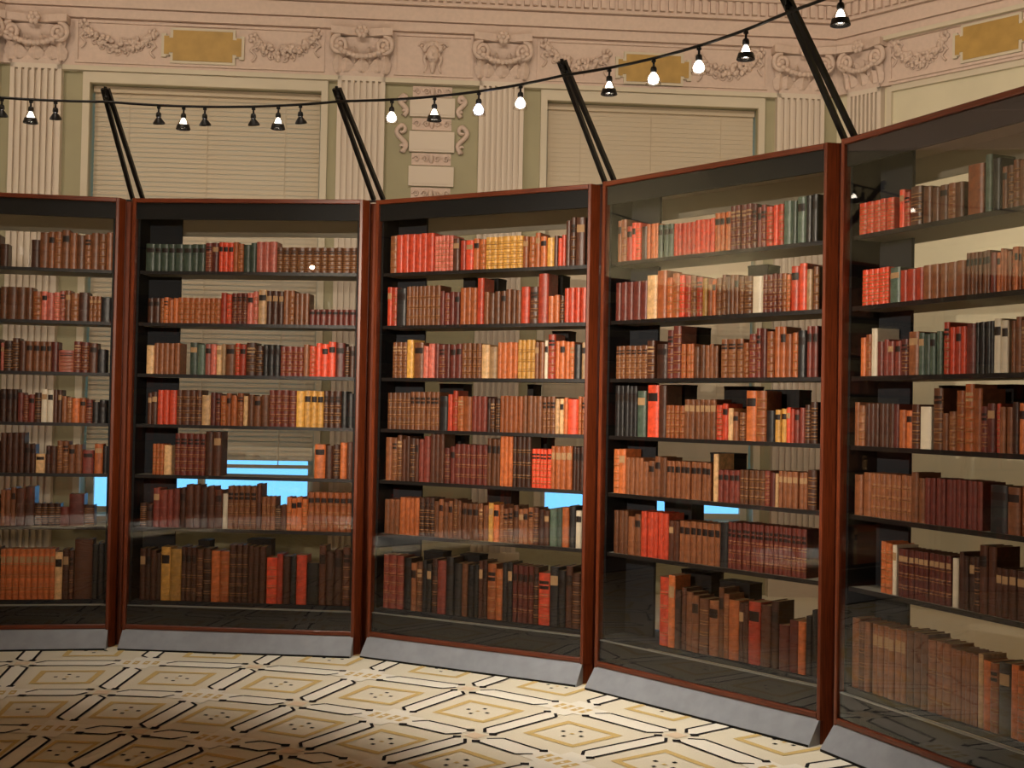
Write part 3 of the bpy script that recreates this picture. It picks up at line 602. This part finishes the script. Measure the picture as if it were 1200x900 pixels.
 (4,3): "-0.704 -0.621 0.207 2 b|-0.621 -0.429 0.196 6 d|-0.429 -0.396 0.2 1 m|-0.396 -0.316 0.174 2 o|-0.316 -0.269 0.189 1 d|-0.264 -0.198 0.2 1 w|-0.189 -0.134 0.273 1 b|-0.132 -0.059 0.161 2 b|-0.061 0.08 0.272 3 o|0.081 0.157 0.195 2 m|0.157 0.179 0.195 1 r|0.179 0.245 0.192 2 b|0.244 0.279 0.209 1 d|0.279 0.308 0.209 1 o",
 (4,4): "-0.685 -0.58 0.201 2 b|-0.58 -0.316 0.2 8 b|-0.316 -0.234 0.213 2 b|-0.233 0.094 0.2 11 m|0.13 0.219 0.201 1 k",
 (4,5): "-0.506 -0.434 0.226 2 o|-0.434 -0.407 0.231 1 w|-0.395 -0.079 0.211 10 m|-0.074 -0.041 0.224 1 w|-0.036 0.08 0.233 4 d|0.08 0.165 0.276 2 d|0.166 0.317 0.198 4 d",
 (4,6): "-0.696 -0.568 0.342 3 b|-0.555 -0.336 0.315 6 b|-0.336 -0.207 0.326 3 b|-0.206 -0.073 0.306 3 b|-0.073 0.077 0.293 6 b|0.077 0.104 0.303 1 t|0.105 0.185 0.296 2 o|0.185 0.245 0.293 1 k|0.245 0.321 0.296 2 o",
}
# ------------------------------------------------------------------ books
def book_mb(w,h,d,bands,lab,rnd,cov=None,pg=None,lb=None):
    """spine toward -y (the glass), standing on z=0, from x=0..w. returns covers, pages, label meshes"""
    cov=cov or MB(); pg=pg or MB()
    n=6; bul=min(.22*w,.009); ov=.0035
    prof=[(w/2-w/2*math.cos(PI*k/n), -bul*math.sin(PI*k/n)) for k in range(n+1)]
    # z levels: (z, puff, material of the band above)
    lv=[(0,0,0)]; e=.0
    if bands:
        step=h/(bands+1)
        for b in range(bands):
            z=step*(b+.85); q=min(.004,step*.15)
            lv+=[(z-q*2.2,0,1),(z-q*1.3,0,0),(z-q,.0022,0),(z+q,.0022,0),(z+q*1.3,0,1),(z+q*2.2,0,0)]
    lv.append((h,0,0))
    vs=[];fs=[];ms=[]
    for z,pf,_ in lv:
        for k,(px,py) in enumerate(prof):
            s=math.sin(PI*k/n); c=-math.cos(PI*k/n)
            vs.append((px, py-pf*s, z))
    N=n+1
    o=len(cov.v); cov.v.extend(vs)
    for i in range(len(lv)-1):
        for k in range(n):
            cov.f.append((o+i*N+k,o+i*N+k+1,o+(i+1)*N+k+1,o+(i+1)*N+k)); cov.m.append(lv[i][2]); cov.sm.append(True)
    cap=[(px,py,h) for px,py in prof]; cov.add(cap,[tuple(range(N))]); cov.add([(px,py,.0) for px,py in prof],[tuple(reversed(range(N)))])
    bt=min(.003,w*.16)
    cov.box(0,bt,0,d,0,h); cov.box(w-bt,w,0,d,0,h); cov.box(bt,w-bt,0,.003,0,h)
    pg.box(bt+.0002,w-bt-.0002,.0032,d-ov,ov,h-ov)
    return cov,pg
def label_mb(w,h,z0,z1,lb):
    n=4; bul=min(.22*w,.009); vs=[]
    for z in (z0,z1):
        for k in range(n+1):
            a=PI*(.18+.64*k/n); vs.append((w/2-w/2*math.cos(a)*1.0, -bul*math.sin(a)-.0008, z))
    lb.add(vs,[(k,k+1,n+2+k,n+1+k) for k in range(n)],0,True)
allb=[]
SHN=['top shelf','second shelf','third shelf','fourth shelf','fifth shelf','sixth shelf','bottom shelf']
rnd=random.Random(11)
for (c,s),row in ROWS.items():
    z=(SHZ+[DECK])[s]+.0012; cur=-.699; idx=0; lst=[]
    q=.2 if s<6 else .33      # the stretch of the two end cases that lies outside the frame
    if c==0: row=f'-.69 -.45 {q} 5 b|-.45 -.2 {q+.01} 5 m|-.2 {float(row.split()[0])-.004:.3f} {q} 5 d|'+row
    if c==4: row+=f'|{float(row.split(chr(124))[-1].split()[1])+.004:.3f} .5 {q} 4 b|.5 .69 {q+.01} 4 d'
    for seg in row.split('|'):
        u0,u1,h,n,col=seg.split(); u0,u1,h,n=float(u0),float(u1),float(h),int(n)
        u0=max(u0,cur); u1=min(u1,.6975)
        if u1-u0<.006: continue
        ws=[rnd.uniform(.8,1.2) for _ in range(n)]; tot=sum(ws); x=u0
        tone0=rnd.choice((0,0,1,2)); setlike=n>=3 and rnd.random()<.75; bd=rnd.choice((0,0,0,4,5,3)) if col not in 'wtkg' else 0; lb0=rnd.choice(('','','','dark','dark','pale'))
        for k in range(n):
            w=(u1-u0)*ws[k]/tot
            hh=h*(rnd.uniform(.985,1.0) if setlike else rnd.uniform(.90,1.02)); hh=min(hh,(.312,.307,.302,.297,.297,.307,.436)[s])
            lst.append(dict(c=c,s=s,u=x+.0006,w=w-.0012,h=hh,z=z,col=col,tone=tone0 if setlike else rnd.choice((0,1,2)),bands=bd if setlike else (rnd.choice((0,0,0,0,4,5)) if col not in 'wtkg' else 0),lab=lb0 if setlike else rnd.choice(('','','','','dark','dark','pale')),set=setlike and n))
            x+=w
        cur=u1
    for i,b in enumerate(lst): b['i']=i; b['n']=len(lst)
    allb+=lst
# picture-frame area of each spine decides which are built as single books
for b in allb:
    Mx=CM[b['c']]; P=[project(Mx@Vector((b['u']+dx,.07,b['z']+dz))) for dx,dz in ((0,0),(b['w'],0),(b['w'],b['h']),(0,b['h']))]
    P=[(min(1200,max(0,x)),min(900,max(0,y))) for x,y in P]
    b['area']=abs(sum(P[i][0]*P[(i+1)%4][1]-P[(i+1)%4][0]*P[i][1] for i in range(4)))/2
order=sorted(allb,key=lambda b:-b['area'])
single=set(id(b) for b in order[:300])
ORD=['first','second','third','fourth','fifth','sixth','seventh','eighth','ninth','tenth','eleventh','twelfth','thirteenth','fourteenth','fifteenth','sixteenth','seventeenth','eighteenth','nineteenth','twentieth']
def ordn(i):
    if i<20: return ORD[i]
    t,u=divmod(i+1,10); T={2:'twenty',3:'thirty',4:'forty',5:'fifty'}[t]
    return (T+'-'+ORD[u-1]) if u else T[:-1]+'ieth'
CN=['leftmost bookcase','second bookcase','middle bookcase','fourth bookcase','rightmost bookcase']
stuff=MB(); smats=[]; sidx={}
def sm(mt):
    if mt.name not in sidx: sidx[mt.name]=len(smats); smats.append(mt)
    return sidx[mt.name]
yy=.062
for b in allb:
    rnd=random.Random(hash((b['c'],b['s'],b['i']))&0xffff)
    d=min(.124,max(.09,b['h']*.62)); cov,pg=book_mb(b['w'],b['h'],d,b['bands'],b['lab'],rnd)
    fy=yy+rnd.uniform(-.003,.006)
    lbm=None
    if b['lab']:
        lbm=MB(); st=b['h']/(max(b['bands'],4)+1); label_mb(b['w'],b['h'],b['h']-st*1.55,b['h']-st*.75,lbm)
    lm=M['label_dark'] if b['lab']=='dark' else M['label_pale']
    if id(b) in single:
        loc=CM[b['c']]@Vector((b['u'],fy,b['z'])); rz=-CASES[b['c']][2]
        o=cov.build('leather_book',[BM[b['col'],b['tone']],M['gilt']],loc=loc,rotz=rz)
        pg.build('page_block',M['pages'],o)
        if lbm: tag(lbm.build('spine_label',lm,o),b['lab']+' spine label')
        hgt='tall ' if b['h']>.285 else ('small ' if b['h']<.185 else '')
        thin='slim ' if b['w']<.028 else ('thick ' if b['w']>.062 else '')
        fin=''
        side,i=('left',b['i']) if b['c']>0 else ('right',b['n']-1-b['i'])
        lab=f"{hgt}{thin}{NAME[b['col']][b['tone']]} book, {ordn(i)} from {side}, {SHN[b['s']]}, {CN[b['c']]}"
        if b['c'] in (1,3): lab+=' from left'
        tag(o,lab,'book','old leather books on the bookcase shelves')
    else:
        X=CM[b['c']]@Matrix.Translation((b['u'],fy,b['z']))
        for src,mm_ in ((cov,[BM[b['col'],b['tone']],M['gilt']]),(pg,[M['pages']]),(lbm,[lm])):
            if not src: continue
            o0=len(stuff.v); stuff.v.extend([tuple(X@Vector(v)) for v in src.v])
            ids=[sm(q) for q in mm_]
            for f,mi,s_ in zip(src.f,src.m,src.sm): stuff.f.append(tuple(i+o0 for i in f)); stuff.m.append(ids[mi]); stuff.sm.append(s_)
o=stuff.build('shelved_books',smats); tag(o,'the many smaller old leather books filling the shelves of all five bookcases','books',kind='stuff')

# a plain filling for the mirrored cases out of the frame
fill=MB(); rnd=random.Random(5); fm=[BM[k,0] for k in 'robdmk']+[M['pages']]
for s_ in range(7):
    x=-.69; z=(SHZ+[DECK])[s_]+.0012
    while x<.66:
        w=rnd.uniform(.025,.06); h=rnd.uniform(.17,.24)*(1.45 if s_==6 else 1); q=rnd.choice((0,1,2,2,3,4,4,5))
        c_,p_=book_mb(w-.001,h,.12,0,'',rnd)
        for src_,mi in ((c_,q),(p_,6)):
            fill.add([(v[0]+x,v[1]+.064,v[2]+z) for v in src_.v],src_.f,mi)
        x+=w
fo=None
for r_ in XM:
    if fo is None: fo=fill.build('shelved_books',fm); f2=fo
    else: f2=fo.copy(); COL.objects.link(f2)
    f2.location=r_.location; f2.rotation_euler=r_.rotation_euler
    tag(f2,'rows of old books in the '+r_['label'].replace('glazed ',''),'books',kind='stuff')

# dark archival boxes that stand behind the front row: case, shelf, u centre, width, height
BOXES=[(1, 6, -0.3, 0.073, 0.368), (1, 6, 0.063, 0.157, 0.383), (2, 1, -0.183, 0.086, 0.305), (2, 1, -0.031, 0.108, 0.293), (2, 1, 0.41, 0.097, 0.299), (2, 2, 0.45, 0.107, 0.29), (2, 3, -0.297, 0.174, 0.29), (2, 3, 0.257, 0.04, 0.29), (2, 4, -0.29, 0.136, 0.289), (2, 4, 0.277, 0.196, 0.29), (2, 5, 0.057, 0.166, 0.298), (2, 6, -0.405, 0.14, 0.352), (2, 6, -0.141, 0.139, 0.351), (3, 1, 0.173, 0.125, 0.267), (3, 2, -0.285, 0.139, 0.284), (3, 3, -0.39, 0.169, 0.29), (3, 3, 0.055, 0.179, 0.281), (3, 3, 0.338, 0.204, 0.263), (3, 4, -0.04, 0.16, 0.246), (3, 5, -0.342, 0.195, 0.3), (3, 6, -0.205, 0.207, 0.398), (3, 6, 0.054, 0.195, 0.368), (4, 3, -0.291, 0.077, 0.279), (4, 3, -0.007, 0.195, 0.28)]
for (c,s,u,w,h) in BOXES:
    z=(SHZ+[DECK])[s]+.0012; X=CM[c]@Vector((u,.27,z)); m=MB()
    m.box(-w/2,w/2,-.045,.06,0,h-.0101); o=m.build('archival_box',M['box'],loc=X,rotz=-CASES[c][2])
    m=MB(); m.box(-w/2-.002,w/2+.002,-.047,.062,h-.010,h); m.build('lid',M['box'],o)
    k=[b for b in BOXES if b[0]==c and b[1]==s]; k.sort(key=lambda b:b[2]); i=[b[2] for b in k].index(u)
    pos='' if len(k)==1 else (ORD[i]+' from left ')
    tag(o,f"dark box {pos}behind books, {SHN[s]}, {CN[c]}"+(' from left' if c in (1,3) else ''),'box','dark boxes behind the book rows')
# ------------------------------------------------------------------ light
def point(name,loc,e,rgb,r=.25):
    l=bpy.data.lights.new(name,'POINT'); l.energy=e; l.color=lin(rgb); l.shadow_soft_size=r
    o=bpy.data.objects.new(name,l); COL.objects.link(o); o.location=loc; return o
def spot(name,loc,to,e,rgb,ang,blend=.6,r=.025):
    l=bpy.data.lights.new(name,'SPOT'); l.energy=e; l.color=lin(rgb); l.spot_size=rad(ang); l.spot_blend=blend; l.shadow_soft_size=r
    o=bpy.data.objects.new(name,l); COL.objects.link(o); o.location=loc
    o.rotation_euler=(Vector(to)-Vector(loc)).to_track_quat('-Z','Y').to_euler(); return o
WARM=(255,234,210)
# fill spots added high in the room, without fixtures, to brighten the walls
for x,y,tx,ty,e in ((-5.0,4.2,-5.6,9.4,215),(-2.6,4.6,-3.0,9.8,215),(-.4,4.6,-.2,10.2,215),(1.2,4.4,2.6,10.4,215),(1.6,3.2,5.0,8.2,250)): spot('wall_fill_spot',(x,y,5.9),(tx,ty,3.9),e,WARM,78,.8,.04)
# uplights standing on the backs of the bookcases wash the walls
for ph,e in ((-28,22),(-10,22),(8,22),(26,30),(44,62),(62,110),(82,70),(-46,80),(-62,110),(165,8),(190,8),(215,8),(240,8),(290,18)):
    p=ring(rad(ph),4.55,2.95); q=ring(rad(ph),5.6,3.75); spot('wall_uplight',p,q,e,(255,234,210),150,.8,.03)
# unseen rail spots, added without fixtures on the near side, light the cases across
for i,(ph,tgt,zz,e) in enumerate(((165,1,2.0,150),(190,2,2.1,215),(205,2,1.7,150),(225,3,2.0,300),(240,4,1.9,170),(140,0,1.9,110),(172,0,1.0,40),(200,1,.8,50),(222,2,.8,60),(245,3,.8,60))):
    p=ring(rad(ph),RR,3.3); x,y,a=CASES[tgt]
    spot('rail_spot',p,(x,y,zz),e*5.2,(255,238,215),24,.9)
# rail lamps wash the foot of the cases and the carpet
for ph,e in ((-10,26),(2,34),(13,44),(25,90),(36,130),(47,130),(58,90),(70,50)):
    p=ring(rad(ph),RR-.25,3.25); q=ring(rad(ph),3.75,0); spot('rail_spot',p,q,e,(255,245,230),52,.9)
for ph in list(range(96,128,10))+list(range(166,300,9)):
    p=ring(rad(ph),RR-.3,3.25); q=ring(rad(ph),3.98,0); spot('rail_spot',p,q,800,(255,236,208),17,.5)
w=bpy.data.worlds.new('dusk'); S.world=w; w.use_nodes=True; bg=w.node_tree.nodes['Background']; bg.inputs[0].default_value=(*lin((112,190,246)),1); bg.inputs[1].default_value=1.9
S.view_settings.view_transform='Standard'; S.view_settings.look='None'; S.view_settings.gamma=1; S.view_settings.exposure=0; S.view_settings.use_curve_mapping=False
S.cycles.use_denoising=True; S.cycles.max_bounces=10; S.cycles.transparent_max_bounces=24; S.cycles.glossy_bounces=4; S.cycles.sample_clamp_indirect=6
